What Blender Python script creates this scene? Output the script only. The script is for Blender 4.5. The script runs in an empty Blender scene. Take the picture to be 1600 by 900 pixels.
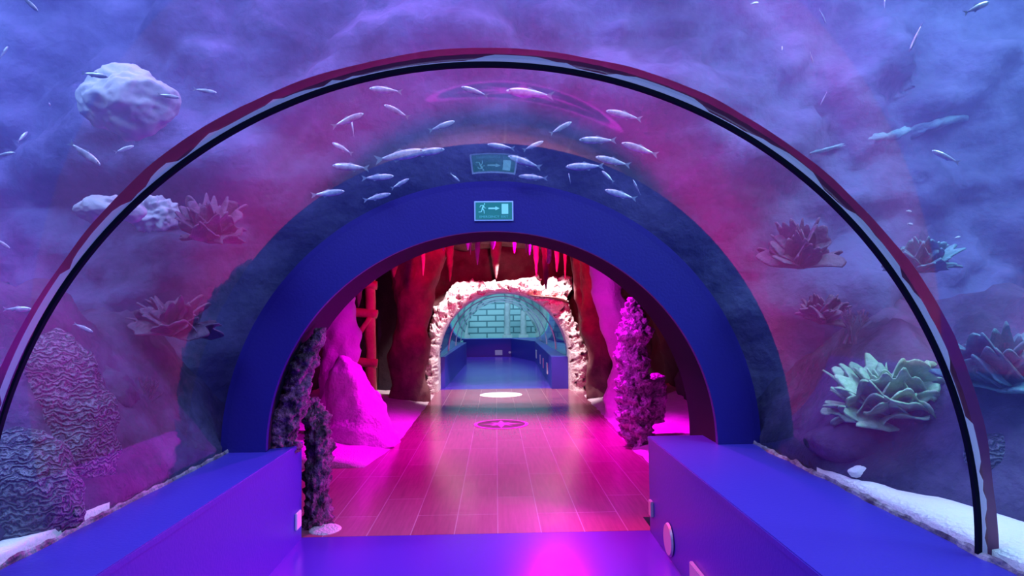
import bpy, bmesh, math, random
from mathutils import Vector, Matrix, noise
C = bpy.context.scene.collection
SC = bpy.context.scene
PI = math.pi

# ------------------------------------------------------------------ camera
PITCH, YAW, ROLL, FPX = .0422, .026, -.0114, 1000.0
CAM = Vector((0, 0, 1.5))
_f = Vector((math.sin(YAW)*math.cos(PITCH), math.cos(YAW)*math.cos(PITCH), math.sin(PITCH)))
_r = Vector((math.cos(YAW), -math.sin(YAW), 0)); _u = _r.cross(_f)
_r, _u = _r*math.cos(ROLL)+_u*math.sin(ROLL), _u*math.cos(ROLL)-_r*math.sin(ROLL)
cd = bpy.data.cameras.new('camera'); cam = bpy.data.objects.new('camera', cd); C.objects.link(cam)
cd.sensor_width = 36; cd.lens = 36*FPX/1600; cd.clip_start = .05; cd.clip_end = 200
cam.matrix_world = Matrix(((_r.x, _u.x, -_f.x, CAM.x), (_r.y, _u.y, -_f.y, CAM.y), (_r.z, _u.z, -_f.z, CAM.z), (0, 0, 0, 1)))
SC.camera = cam
def ray(px, py): return _f+_r*((px-800)/FPX)-_u*((py-450)/FPX)
def D(px, py, y): d = ray(px, py); return CAM+d*(y/d.y)
def G(px, py, z=0.): d = ray(px, py); return CAM+d*((z-1.5)/d.z)

# ------------------------------------------------------------------ world, view, lights
w = bpy.data.worlds.new('world'); SC.world = w; w.use_nodes = True
w.node_tree.nodes['Background'].inputs[0].default_value = (.01, .012, .03, 1)
w.node_tree.nodes['Background'].inputs[1].default_value = .3
vs = SC.view_settings
vs.view_transform = 'Standard'; vs.look = 'None'; vs.exposure = 0; vs.gamma = 1; vs.use_curve_mapping = False
SC.cycles.use_denoising = True
SC.cycles.max_bounces = 8; SC.cycles.diffuse_bounces = 3; SC.cycles.glossy_bounces = 4
SC.cycles.transmission_bounces = 4; SC.cycles.transparent_max_bounces = 16; SC.cycles.volume_bounces = 1
SC.cycles.sample_clamp_indirect = 4; SC.cycles.caustics_reflective = False; SC.cycles.caustics_refractive = False

def area(loc, target, sx, sy, power, col, name):
    l = bpy.data.lights.new(name, 'AREA'); l.shape = 'RECTANGLE'; l.size = sx; l.size_y = sy; l.energy = power; l.color = col
    o = bpy.data.objects.new(name, l); C.objects.link(o); o.location = loc
    o.rotation_euler = (Vector(target)-Vector(loc)).to_track_quat('-Z', 'Y').to_euler(); return o
def spot(loc, target, ang, power, col, name, rad=.05, blend=.6):
    l = bpy.data.lights.new(name, 'SPOT'); l.spot_size = math.radians(ang); l.spot_blend = blend; l.energy = power; l.color = col; l.shadow_soft_size = rad
    o = bpy.data.objects.new(name, l); C.objects.link(o); o.location = loc
    o.rotation_euler = (Vector(target)-Vector(loc)).to_track_quat('-Z', 'Y').to_euler(); return o
# lamps over the water of the near tank
WB = (.46, .86, 1)
area((-3.2, 1.6, 5.0), (-3.3, 2.4, 1), 1.6, 2.4, 270, (.40, .64, 1), 'tank_lamp')
area((3.2, 1.6, 5.0), (3.3, 2.4, 1), 1.6, 2.4, 330, WB, 'tank_lamp')
area((0, 1.8, 5.0), (0, 2.6, 1), 2.0, 1.2, 110, (.45, .40, 1), 'tank_lamp')
area((0, 4.0, 5.0), (0, 4.6, 2.5), 5.0, .5, 260, (.70, .32, 1), 'tank_lamp')
# cave lamps
MAG = (.88, .0, 1)
spot((.6, 6.3, 2.5), (-1.8, 8.0, 1.1), 90, 190, MAG, 'cave_lamp', .06)
spot((.75, 8.2, 2.6), (.1, 7.0, 0), 125, 900, (.97, .0, 1), 'cave_lamp', .1)
spot((1.35, 5.0, .50), (-1.4, 4.2, .6), 90, 260, (.95, .02, 1), 'cave_lamp', .05, 1)  # unseen uplight added behind the bench end to tint left bench and floor
spot((-.9, 6.3, 2.4), (1.05, 4.0, .15), 28, 1000, (1, .0, .08), 'cave_lamp', .05, 1)  # unseen narrow spot added to redden the right bench front
area((0, -1.8, 2.15), (0, 2.5, 1.6), .8, .3, 6, (.75, .7, 1), 'fill_lamp')  # unseen fill added behind the camera to brighten the joint ring's sealant
spot((.0, 6.2, 2.4), (1.9, 7.8, 1.2), 80, 210, (.85, .02, 1), 'cave_lamp', .06)
spot((-.6, 9.6, 2.6), (-2.2, 12.4, 1.7), 75, 110, (1, .0, .06), 'cave_lamp', .06)
spot((.9, 9.8, 2.6), (1.9, 12.2, 2.0), 80, 170, (1, .0, .06), 'cave_lamp', .06)
spot((-.72, 11.85, 2.7), (-.66, 12.55, .6), 82, 240, (1, .84, .87), 'cave_lamp', .03, .2)
spot((.35, 11.85, 2.7), (.35, 12.55, .6), 98, 240, (1, .86, .88), 'cave_lamp', .03, .2)
spot((1.15, 11.85, 2.7), (1.08, 12.55, .6), 82, 240, (1, .84, .87), 'cave_lamp', .03, .2)
spot((.15, 9.0, 2.5), (.2, 13.0, 2.75), 66, 520, (1, .0, .16), 'cave_lamp', .06, .8)
# far tunnel lamps
area((.15, 17, 4.6), (.15, 17, 0), 3, 5, 270, (.40, .68, 1), 'tank_lamp')
area((.15, 23.8, 4.6), (.15, 26.5, 1), 5, 1.2, 280, (.40, .78, 1), 'tank_lamp')

# ------------------------------------------------------------------ materials
def nodes(name):
    m = bpy.data.materials.new(name); m.use_nodes = True; nt = m.node_tree
    return m, nt, nt.nodes['Principled BSDF'], nt.nodes['Material Output']
def N(nt, t, **k):
    n = nt.nodes.new(t)
    for a, b in k.items(): setattr(n, a, b)
    return n
def mat(name, col, rough=.5, metal=0, spec=.5, var=None, scale=4, bump=0, bscale=20, emis=None, es=0, coat=0):
    m, nt, b, o = nodes(name)
    b.inputs['Base Color'].default_value = (*col, 1); b.inputs['Roughness'].default_value = rough
    b.inputs['Metallic'].default_value = metal; b.inputs['Specular IOR Level'].default_value = spec
    b.inputs['Coat Weight'].default_value = coat
    g = N(nt, 'ShaderNodeNewGeometry')
    if var:
        n = N(nt, 'ShaderNodeTexNoise'); n.inputs['Scale'].default_value = scale; n.inputs['Detail'].default_value = 6; n.inputs['Roughness'].default_value = .65
        nt.links.new(g.outputs['Position'], n.inputs['Vector'])
        r = N(nt, 'ShaderNodeValToRGB'); r.color_ramp.elements[0].position = .38; r.color_ramp.elements[1].position = .62
        r.color_ramp.elements[0].color = (*col, 1); r.color_ramp.elements[1].color = (*var, 1)
        nt.links.new(n.outputs['Fac'], r.inputs['Fac']); nt.links.new(r.outputs['Color'], b.inputs['Base Color'])
    if bump:
        n2 = N(nt, 'ShaderNodeTexNoise'); n2.inputs['Scale'].default_value = bscale; n2.inputs['Detail'].default_value = 5
        nt.links.new(g.outputs['Position'], n2.inputs['Vector'])
        bp = N(nt, 'ShaderNodeBump'); bp.inputs['Strength'].default_value = min(1, bump); bp.inputs['Distance'].default_value = .03
        nt.links.new(n2.outputs['Fac'], bp.inputs['Height']); nt.links.new(bp.outputs['Normal'], b.inputs['Normal'])
    if emis:
        b.inputs['Emission Color'].default_value = (*emis, 1); b.inputs['Emission Strength'].default_value = es
    return m
M = {}
M['blue_paint'] = mat('blue_paint', (.042, .030, .37), .38, bump=.06, bscale=60)
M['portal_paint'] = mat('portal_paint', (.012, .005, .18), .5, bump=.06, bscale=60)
M['blue_floor'] = mat('blue_floor', (.10, .028, .46), .22, bump=.03, bscale=90)
M['dark_wall'] = mat('dark_wall', (.035, .02, .04), .8, var=(.07, .03, .05), scale=1.2, bump=.6, bscale=5)
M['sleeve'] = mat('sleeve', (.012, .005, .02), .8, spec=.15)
M['cave_rock'] = mat('cave_rock', (.06, .015, .02), .8, var=(.12, .04, .045), scale=1.6, bump=.8, bscale=9)
M['smooth_rock'] = mat('smooth_rock', (.62, .5, .55), .75, var=(.75, .62, .66), scale=2, bump=.5, bscale=26)
M['rough_rock'] = mat('rough_rock', (.025, .006, .022), .8, var=(.30, .08, .22), scale=14, bump=1, bscale=40)
M['glitter_rock'] = mat('glitter_rock', (.16, .1, .14), .45, var=(.75, .6, .7), scale=16, bump=1, bscale=50)
M['pale_rock'] = mat('pale_rock', (.55, .43, .44), .8, var=(.85, .78, .78), scale=12, bump=1, bscale=35)
M['brown_rock'] = mat('brown_rock', (.22, .08, .07), .7, var=(.3, .12, .1), scale=5, bump=.4, bscale=30)
M['red_rock'] = mat('red_rock', (.14, .05, .06), .8, var=(.26, .09, .10), scale=3, bump=.5, bscale=14)
M['cave_sand'] = mat('cave_sand', (.72, .55, .62), .9, var=(.8, .62, .7), scale=6, bump=.7, bscale=60)
M['wood'] = mat('wood', (.7, .3, .2), .6, var=(.85, .4, .28), scale=4, bump=.4, bscale=20)
M['stalactite'] = mat('stalactite', (.6, .35, .38), .35, var=(.75, .5, .5), scale=5, bump=.4, bscale=18)
M['white_plate'] = mat('white_plate', (.75, .72, .75), .35)
M['grey_disc'] = mat('grey_disc', (.42, .38, .45), .35, metal=.2)
M['black_seal'] = mat('black_seal', (.005, .006, .02), .85, spec=.1)
M['bead'] = mat('bead', (.92, .85, .95), .5)
M['burgundy'] = mat('burgundy', (.13, .02, .07), .3, var=(.2, .03, .09), scale=5)
M['sand'] = mat('sand', (.85, .86, .84), .9, var=(.93, .93, .9), scale=5, bump=.5, bscale=50)
M['seam'] = mat('seam', (.08, .06, .09), .5, var=(.42, .38, .45), scale=9, bump=.6, bscale=40)
M['reef'] = mat('reef', (.02, .03, .08), .85, var=(.13, .13, .26), scale=1.5, bump=1, bscale=8)
M['reef_side'] = mat('reef_side', (.015, .018, .04), .85, var=(.08, .07, .14), scale=2.2, bump=1, bscale=12)
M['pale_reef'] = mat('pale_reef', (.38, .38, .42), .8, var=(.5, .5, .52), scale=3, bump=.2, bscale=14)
M['mound'] = mat('mound', (.08, .10, .16), .8, var=(.36, .42, .5), scale=16, bump=1, bscale=30)
def ridged(name, c0, c1, sc):
    m, nt, b, o = nodes(name); g = N(nt, 'ShaderNodeNewGeometry')
    wv = N(nt, 'ShaderNodeTexWave'); wv.inputs['Scale'].default_value = sc; wv.inputs['Distortion'].default_value = 14; wv.inputs['Detail'].default_value = 3; wv.inputs['Detail Scale'].default_value = 1.6
    wv.bands_direction = 'Z'
    nt.links.new(g.outputs['Position'], wv.inputs['Vector'])
    r = N(nt, 'ShaderNodeValToRGB'); r.color_ramp.elements[0].color = (*c0, 1); r.color_ramp.elements[1].color = (*c1, 1); r.color_ramp.elements[0].position = .25; r.color_ramp.elements[1].position = .8
    nt.links.new(wv.outputs['Fac'], r.inputs['Fac']); nt.links.new(r.outputs['Color'], b.inputs['Base Color']); b.inputs['Roughness'].default_value = .75
    bp = N(nt, 'ShaderNodeBump'); bp.inputs['Strength'].default_value = .9; bp.inputs['Distance'].default_value = .03
    nt.links.new(wv.outputs['Fac'], bp.inputs['Height']); nt.links.new(bp.outputs['Normal'], b.inputs['Normal'])
    return m
M['mound'] = ridged('mound', (.05, .065, .11), (.19, .22, .27), 13)
M['coral_green'] = mat('coral_green', (.16, .40, .20), .7, var=(.40, .68, .40), scale=6, bump=.5, bscale=35)
M['coral_teal'] = mat('coral_teal', (.05, .16, .18), .7, var=(.12, .30, .30), scale=5, bump=.5, bscale=35)
M['coral_pink'] = mat('coral_pink', (.09, .05, .10), .7, var=(.17, .10, .16), scale=6, bump=.5, bscale=35)
M['fish'] = mat('fish', (.42, .50, .60), .26, metal=.3, var=(.80, .86, .92), scale=30)
M['fin'] = mat('fin', (.26, .33, .42), .4)
M['eye'] = mat('eye', (.01, .01, .01), .1)
M['sign_green'] = mat('sign_green', (.02, .22, .17), .3, emis=(.0, .20, .20), es=.25)
M['sign_rim'] = mat('sign_rim', (.45, .65, .85), .35)
M['sign_pale'] = mat('sign_pale', (.35, .85, .75), .35, emis=(.1, .6, .6), es=.30)
M['sign_text'] = mat('sign_text', (.12, .55, .50), .35, emis=(.03, .35, .35), es=.3)
M['floor_mark'] = mat('floor_mark', (.14, .02, .07), .35)
M['floor_mark_pale'] = mat('floor_mark_pale', (.8, .35, .6), .35)
M['floor_white'] = mat('floor_white', (.95, .95, .97), .35)
M['floor_grey'] = mat('floor_grey', (.6, .62, .72), .35)

# acrylic: thin sheet, mirror share by Fresnel
def acrylic(name, ior, boost, tint):
    m, nt, b, o = nodes(name); nt.nodes.remove(b)
    lw = N(nt, 'ShaderNodeLayerWeight'); lw.inputs['Blend'].default_value = .5
    pw = N(nt, 'ShaderNodeMath', operation='POWER'); pw.inputs[1].default_value = 5; nt.links.new(lw.outputs['Facing'], pw.inputs[0])
    f0 = ((ior-1)/(ior+1))**2
    fr = N(nt, 'ShaderNodeMath', operation='MULTIPLY_ADD'); fr.inputs[1].default_value = 1-f0; fr.inputs[2].default_value = f0; nt.links.new(pw.outputs[0], fr.inputs[0])
    mu = N(nt, 'ShaderNodeMath', operation='MULTIPLY', use_clamp=True); mu.inputs[1].default_value = boost
    tr = N(nt, 'ShaderNodeBsdfTransparent'); tr.inputs[0].default_value = (*tint, 1)
    gl = N(nt, 'ShaderNodeBsdfGlossy'); gl.inputs['Roughness'].default_value = .03
    mx = N(nt, 'ShaderNodeMixShader')
    nt.links.new(fr.outputs[0], mu.inputs[0]); nt.links.new(mu.outputs[0], mx.inputs[0])
    nt.links.new(tr.outputs[0], mx.inputs[1]); nt.links.new(gl.outputs[0], mx.inputs[2]); nt.links.new(mx.outputs[0], o.inputs[0])
    return m
M['acrylic'] = acrylic('acrylic', 1.49, 1.35, (.95, .96, 1))
M['acrylic_far'] = acrylic('acrylic_far', 1.49, 1.2, (.95, 1, 1))
def water(name, dens, col, absd, acol):
    m, nt, b, o = nodes(name); nt.nodes.remove(b)
    tr = N(nt, 'ShaderNodeBsdfTransparent'); nt.links.new(tr.outputs[0], o.inputs[0])
    s = N(nt, 'ShaderNodeVolumeScatter'); s.inputs['Color'].default_value = (*col, 1); s.inputs['Density'].default_value = dens; s.inputs['Anisotropy'].default_value = .2
    a = N(nt, 'ShaderNodeVolumeAbsorption'); a.inputs['Color'].default_value = (*acol, 1); a.inputs['Density'].default_value = absd
    ad = N(nt, 'ShaderNodeAddShader'); nt.links.new(s.outputs[0], ad.inputs[0]); nt.links.new(a.outputs[0], ad.inputs[1]); nt.links.new(ad.outputs[0], o.inputs[1])
    return m
M['water'] = water('water', .075, (.40, .50, 1), .10, (.1, .35, 1))

# tiled timber-look floor
def floor_tiles():
    m, nt, b, o = nodes('timber_tiles')
    g = N(nt, 'ShaderNodeNewGeometry'); mp = N(nt, 'ShaderNodeMapping')
    mp.inputs['Rotation'].default_value = (0, 0, PI/2); mp.inputs['Location'].default_value = (.1, 0, 0)
    nt.links.new(g.outputs['Position'], mp.inputs[0])
    br = N(nt, 'ShaderNodeTexBrick'); br.inputs['Scale'].default_value = 1; br.inputs['Brick Width'].default_value = 1.2; br.inputs['Row Height'].default_value = .3
    br.inputs['Mortar Size'].default_value = .004; br.offset = .37; br.offset_frequency = 3
    br.inputs['Color1'].default_value = (.42, .10, .19, 1); br.inputs['Color2'].default_value = (.50, .13, .24, 1); br.inputs['Mortar'].default_value = (.62, .34, .42, 1)
    nt.links.new(mp.outputs[0], br.inputs[0])
    n = N(nt, 'ShaderNodeTexNoise'); n.inputs['Scale'].default_value = 3; n.inputs['Detail'].default_value = 6
    mp2 = N(nt, 'ShaderNodeMapping'); mp2.inputs['Scale'].default_value = (14, 1, 1); nt.links.new(g.outputs['Position'], mp2.inputs[0]); nt.links.new(mp2.outputs[0], n.inputs[0])
    mx = N(nt, 'ShaderNodeMix', data_type='RGBA', blend_type='MULTIPLY'); mx.inputs[0].default_value = .45
    nt.links.new(br.outputs['Color'], mx.inputs[6]); nt.links.new(n.outputs['Fac'], mx.inputs[7]); nt.links.new(mx.outputs[2], b.inputs['Base Color'])
    b.inputs['Roughness'].default_value = .2; b.inputs['Specular IOR Level'].default_value = .6
    bp = N(nt, 'ShaderNodeBump'); bp.inputs['Strength'].default_value = .12; bp.inputs['Distance'].default_value = .01
    n3 = N(nt, 'ShaderNodeTexNoise'); n3.inputs['Scale'].default_value = 2.2
    mp3 = N(nt, 'ShaderNodeMapping'); mp3.inputs['Scale'].default_value = (1, 9, 1); nt.links.new(g.outputs['Position'], mp3.inputs[0]); nt.links.new(mp3.outputs[0], n3.inputs[0])
    nt.links.new(n3.outputs['Fac'], bp.inputs['Height']); nt.links.new(bp.outputs['Normal'], b.inputs['Normal'])
    return m
M['tiles'] = floor_tiles()
def bricks():
    m, nt, b, o = nodes('stone_blocks')
    tc = N(nt, 'ShaderNodeNewGeometry'); sx = N(nt, 'ShaderNodeSeparateXYZ'); cx = N(nt, 'ShaderNodeCombineXYZ')
    nt.links.new(tc.outputs['Position'], sx.inputs[0]); nt.links.new(sx.outputs[0], cx.inputs[0]); nt.links.new(sx.outputs[2], cx.inputs[1])
    br = N(nt, 'ShaderNodeTexBrick'); br.inputs['Scale'].default_value = 1; br.inputs['Brick Width'].default_value = .75; br.inputs['Row Height'].default_value = .25
    br.inputs['Mortar Size'].default_value = .03; br.inputs['Color1'].default_value = (.35, .5, .55, 1); br.inputs['Color2'].default_value = (.45, .6, .62, 1); br.inputs['Mortar'].default_value = (.10, .19, .23, 1)
    nt.links.new(cx.outputs[0], br.inputs[0]); nt.links.new(br.outputs[0], b.inputs['Base Color']); b.inputs['Roughness'].default_value = .8
    return m
M['blocks'] = bricks()

# ------------------------------------------------------------------ helpers
def link(name, bm, m, parent=None, smooth=False):
    me = bpy.data.meshes.new(name); bmesh.ops.recalc_face_normals(bm, faces=bm.faces); bm.to_mesh(me); bm.free()
    if smooth:
        for p in me.polygons: p.use_smooth = True
    me.materials.append(M[m] if isinstance(m, str) else m)
    o = bpy.data.objects.new(name, me); C.objects.link(o)
    if parent: o.parent = parent
    return o
def empty(name, loc, label, cat, group=None):
    o = bpy.data.objects.new(name, None); C.objects.link(o); o.location = loc; o.empty_display_size = .1
    return tag(o, label, cat, group)
def tag(o, label=None, cat=None, group=None, kind=None):
    if label: o['label'] = label
    if cat: o['category'] = cat
    if group: o['group'] = group
    if kind: o['kind'] = kind
    return o
def box(bm, a, b, bev=0):
    vs_ = [bm.verts.new((x, y, z)) for x in (a[0], b[0]) for y in (a[1], b[1]) for z in (a[2], b[2])]
    fs = [bm.faces.new([vs_[i] for i in q]) for q in ((0, 1, 3, 2), (4, 6, 7, 5), (0, 4, 5, 1), (2, 3, 7, 6), (0, 2, 6, 4), (1, 5, 7, 3))]
    if bev:
        es = list({e for f in fs for e in f.edges}); bmesh.ops.bevel(bm, geom=es, offset=bev, segments=2, affect='EDGES')
    return bm
def prism(bm, pts, z0, z1, bev=0):
    lo = [bm.verts.new((p[0], p[1], z0)) for p in pts]; hi = [bm.verts.new((p[0], p[1], z1)) for p in pts]
    n = len(pts); f1 = bm.faces.new(lo[::-1]); f2 = bm.faces.new(hi)
    for i in range(n): bm.faces.new((lo[i], lo[(i+1) % n], hi[(i+1) % n], hi[i]))
    if bev: bmesh.ops.bevel(bm, geom=list(f2.edges), offset=bev, segments=2, affect='EDGES')
    return bm
def fbm(p, s=1., o=4):
    return noise.fractal(Vector(p)*s, 1.0, 2.1, o)
def ell(cx, a, b, t, zc=.65): return cx+a*math.cos(t), zc+b*math.sin(t)
def loft(path, seg=28, sub=5, amp=.1, freq=3, seed=0, rough=.0, cap=True):
    """path: (x, y, z, rx, ry); smooth loft with noise relief, closed at both ends"""
    pts = []
    n = len(path)
    def cr(a, b, c, d, t): return .5*((2*b)+(-a+c)*t+(2*a-5*b+4*c-d)*t*t+(-a+3*b-3*c+d)*t**3)
    for i in range(n-1):
        q = [path[max(0, i-1)], path[i], path[i+1], path[min(n-1, i+2)]]
        for k in range(sub):
            t = k/sub; pts.append([cr(q[0][j], q[1][j], q[2][j], q[3][j], t) for j in range(5)])
    pts.append(list(path[-1]))
    bm = bmesh.new(); rings = []
    for (x, y, z, rx, ry) in pts:
        rr = []
        for k in range(seg):
            t = 2*PI*k/seg; c, s = math.cos(t), math.sin(t)
            px, py = x+rx*c, y+ry*s
            d = fbm((px+seed, py+seed*1.7, z), freq, 4)*amp+fbm((px+9, py+seed, z), freq*5, 2)*rough
            m_ = min(1, (rx+ry)/.12)
            rr.append(bm.verts.new((px+c*d*m_, py+s*d*m_, z+d*.3*m_)))
        rings.append(rr)
    for a, b in zip(rings, rings[1:]):
        for k in range(seg): bm.faces.new((a[k], a[(k+1) % seg], b[(k+1) % seg], b[k]))
    if cap:
        bm.faces.new(rings[0][::-1]); bm.faces.new(rings[-1])
    return bm
def blob(c, r, amp=.2, freq=2, seed=0, sub=4, rough=0, flat=None):
    bm = bmesh.new(); bmesh.ops.create_icosphere(bm, subdivisions=sub, radius=1)
    for v in bm.verts:
        n = v.co.normalized(); p = Vector((c[0]+n.x*r[0], c[1]+n.y*r[1], c[2]+n.z*r[2]))
        d = fbm((p.x+seed, p.y+seed, p.z), freq, 4)*amp+fbm((p.x, p.y+seed, p.z), freq*5, 2)*rough
        v.co = p+n*d
        if flat is not None and v.co.z < flat: v.co.z = flat
    return bm

# ------------------------------------------------------------------ near tunnel
CX, A0, B0, HS = -.02, 1.688, 1.683, .65
Y0, Y1 = -2.6, 4.134
def vault(cx, a, b, y0, y1, ny=24, nt_=72):
    bm = bmesh.new(); g = []
    for j in range(ny+1):
        y = y0+(y1-y0)*j/ny
        g.append([bm.verts.new((ell(cx, a, b, PI*k/nt_)[0], y, ell(cx, a, b, PI*k/nt_)[1])) for k in range(nt_+1)])
    for p, q in zip(g, g[1:]):
        for k in range(nt_): bm.faces.new((p[k], p[k+1], q[k+1], q[k]))
    return bm
v = link('window_1', vault(CX, A0, B0, Y0, Y1), 'acrylic', smooth=True); v['kind'] = 'structure'
def flat_floor(x0, x1, y0, y1, m, name):
    bm = box(bmesh.new(), (x0, y0, -.08), (x1, y1, 0)); o = link(name, bm, m); o['kind'] = 'structure'; return o
flat_floor(-1.72, 1.68, Y0, 4.475, 'blue_floor', 'floor')
bm = prism(bmesh.new(), [(-1.33, 4.47), (1.07, 4.47), (1.07, 4.76), (3.6, 4.76), (3.6, 13.1), (-3.6, 13.1), (-3.6, 4.76), (-1.62, 4.76), (-1.62, 4.47)], -.08, 0.001)
o = link('floor.001', bm, 'tiles'); o['kind'] = 'structure'

def bench(side, label):
    xi = [(-1.35, -1.33), (1.03, 1.045)][side > 0]
    xo = CX+side*(A0+.01)
    e = empty('bench', ((xi[0]+xo)/2, 1, 0), label, 'bench', 'blue benches along the near tunnel')
    b_ = bmesh.new(); prism(b_, [(xi[0]+side*.004, Y0), (xi[1]+side*.004, 4.45), (xo, 4.45), (xo, Y0)], 0, .622)
    o_ = link('body', b_, 'blue_paint', e); o_.matrix_parent_inverse = Matrix.Translation(-e.location)
    b_ = bmesh.new(); prism(b_, [(xi[0], Y0), (xi[1], 4.46), (xo, 4.46), (xo, Y0)], .622, .65, .004)
    o_ = link('bench_top', b_, 'blue_paint', e); o_.matrix_parent_inverse = Matrix.Translation(-e.location)
    return e
bL = bench(-1, 'long blue painted bench along the left side of the near tunnel')
bR = bench(1, 'long blue painted bench along the right side of the near tunnel, with a round plate')
def keep(o_, e): o_.parent = e; o_.matrix_parent_inverse = Matrix.Translation(-e.location); return o_
# plates on the bench fronts
b_ = box(bmesh.new(), (-1.334, 4.30, .10), (-1.318, 4.40, .21), .004)
o = keep(link('switch_plate', b_, 'white_plate'), bL); o['label'] = 'small pale rectangular plate'
b_ = bmesh.new(); bmesh.ops.create_cone(b_, cap_ends=True, segments=40, radius1=.098, radius2=.09, depth=.012, matrix=Matrix.Translation((1.035, 3.93, .125)) @ Matrix.Rotation(-PI/2, 4, 'Y'))
o = keep(link('round_plate', b_, 'grey_disc'), bR); o['label'] = 'grey round plate'
b_ = box(bmesh.new(), (1.028, 4.33, .13), (1.048, 4.40, .235), .004)
o = keep(link('switch_plate', b_, 'grey_disc'), bR); o['label'] = 'small grey rectangular plate'
b_ = box(bmesh.new(), (1.024, 3.02, .03), (1.046, 3.47, .17), .004)
o = keep(link('vent_plate', b_, 'grey_disc'), bR); o['label'] = 'pale wide plate low on the bench front'

# end wall with round portal and deep sleeve
def annulus(bm, cx, a0, b0, a1, b1, y0, y1, n=96, t0=-.0, t1=PI, zc=HS):
    R = []
    for k in range(n+1):
        t = t0+(t1-t0)*k/n
        i = (cx+a0*math.cos(t), zc+b0*math.sin(t)); o_ = (cx+a1*math.cos(t), zc+b1*math.sin(t))
        R.append([bm.verts.new((i[0], y0, i[1])), bm.verts.new((o_[0], y0, o_[1])), bm.verts.new((o_[0], y1, o_[1])), bm.verts.new((i[0], y1, i[1]))])
    for p, q in zip(R, R[1:]):
        for j in range(4): bm.faces.new((p[j], p[(j+1) % 4], q[(j+1) % 4], q[j]))
    bm.faces.new(R[0]); bm.faces.new(R[-1][::-1]); return bm
bm = annulus(bmesh.new(), CX, 1.445, 1.395, A0+.04, B0+.04, Y1, Y1+.04)
for s in (-1, 1):
    xa, xb = sorted((CX+s*1.445, CX+s*(A0+.04))); box(bm, (xa, Y1+.0, .0), (xb, Y1+.04, HS+.001))
o = link('wall_end', bm, 'portal_paint'); o['kind'] = 'structure'
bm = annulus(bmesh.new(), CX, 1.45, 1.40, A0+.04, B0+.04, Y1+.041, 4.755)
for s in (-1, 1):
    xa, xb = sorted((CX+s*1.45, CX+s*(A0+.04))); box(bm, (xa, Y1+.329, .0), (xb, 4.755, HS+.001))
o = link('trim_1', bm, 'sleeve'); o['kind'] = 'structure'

# joint ring between two acrylic panels
def rp(t, rad, dy=0):
    x = -.027+(1.688+rad)*math.cos(t); z = .65+(1.673+rad)*math.sin(t)
    return Vector((x, 2.131-.085*(z-1.5)+dy, z))
def band(r0, r1, y0, y1, m, name, par, jit=None, n=160, label=None):
    bm = bmesh.new(); R = []
    for k in range(n+1):
        t = PI*k/n
        a, b = (r0, r1) if jit is None else jit(t)
        R.append([bm.verts.new(rp(t, a, y0)), bm.verts.new(rp(t, b, y0)), bm.verts.new(rp(t, b, y1)), bm.verts.new(rp(t, a, y1))])
    for p, q in zip(R, R[1:]):
        for j in range(4): bm.faces.new((p[j], p[(j+1) % 4], q[(j+1) % 4], q[j]))
    bm.faces.new(R[0]); bm.faces.new(R[-1][::-1])
    o_ = keep(link(name, bm, m, smooth=False), par)
    if label: o_['label'] = label
    return o_
jr = empty('joint_ring', (0, 2.13, .65), 'dark arched joint ring between two acrylic panels, with a ragged pale sealant line', 'joint ring')
band(-.010, .004, -.006, .012, 'black_seal', 'seal', jr)
band(.036, .066, .0, .03, 'burgundy', 'joint_face', jr, label='dark red outer band', jit=lambda t: (.004, .050+.012*fbm((t*3, 4, 1), 1)+.018*max(0, math.cos(t))**2))
band(0, 0, -.006, -.001, 'bead', 'sealant_bead', jr, label='ragged white sealant line', jit=lambda t: (.0045, .007+.019*max(0, min(1, .75+2.6*fbm((t*9, 7.3, 0), 1.3, 4)-1.1*math.exp(-((t-1.75)/.2)**2)))))

# ragged sealant where the acrylic meets the benches
for s in (-1, 1):
    bm = bmesh.new(); R = []
    n = 150
    for k in range(n+1):
        y = 1.2+(Y1-1.2)*k/n
        xo = CX+s*(A0-.004); wd = (.006 if s < 0 else .012)+(.008 if s < 0 else .016)*max(-.5, fbm((y*4, s, 2), 1.5, 4)); h = .012+.01*fbm((y*5, s*3, 1), 2, 3)
        R.append([bm.verts.new((xo, y, .65)), bm.verts.new((xo-s*wd, y, .65)), bm.verts.new((xo-s*wd*.7, y, .65+h)), bm.verts.new((xo, y, .65+h*1.6))])
    for p, q in zip(R, R[1:]):
        for j in range(4): bm.faces.new((p[j], p[(j+1) % 4], q[(j+1) % 4], q[j]))
    bm.faces.new(R[0]); bm.faces.new(R[-1][::-1])
    tag(link('sealant_strip', bm, 'seam'), 'ragged grey sealant strip where the acrylic meets the %s bench' % ('left' if s < 0 else 'right'), 'sealant', 'sealant along the bench edges')

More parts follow.
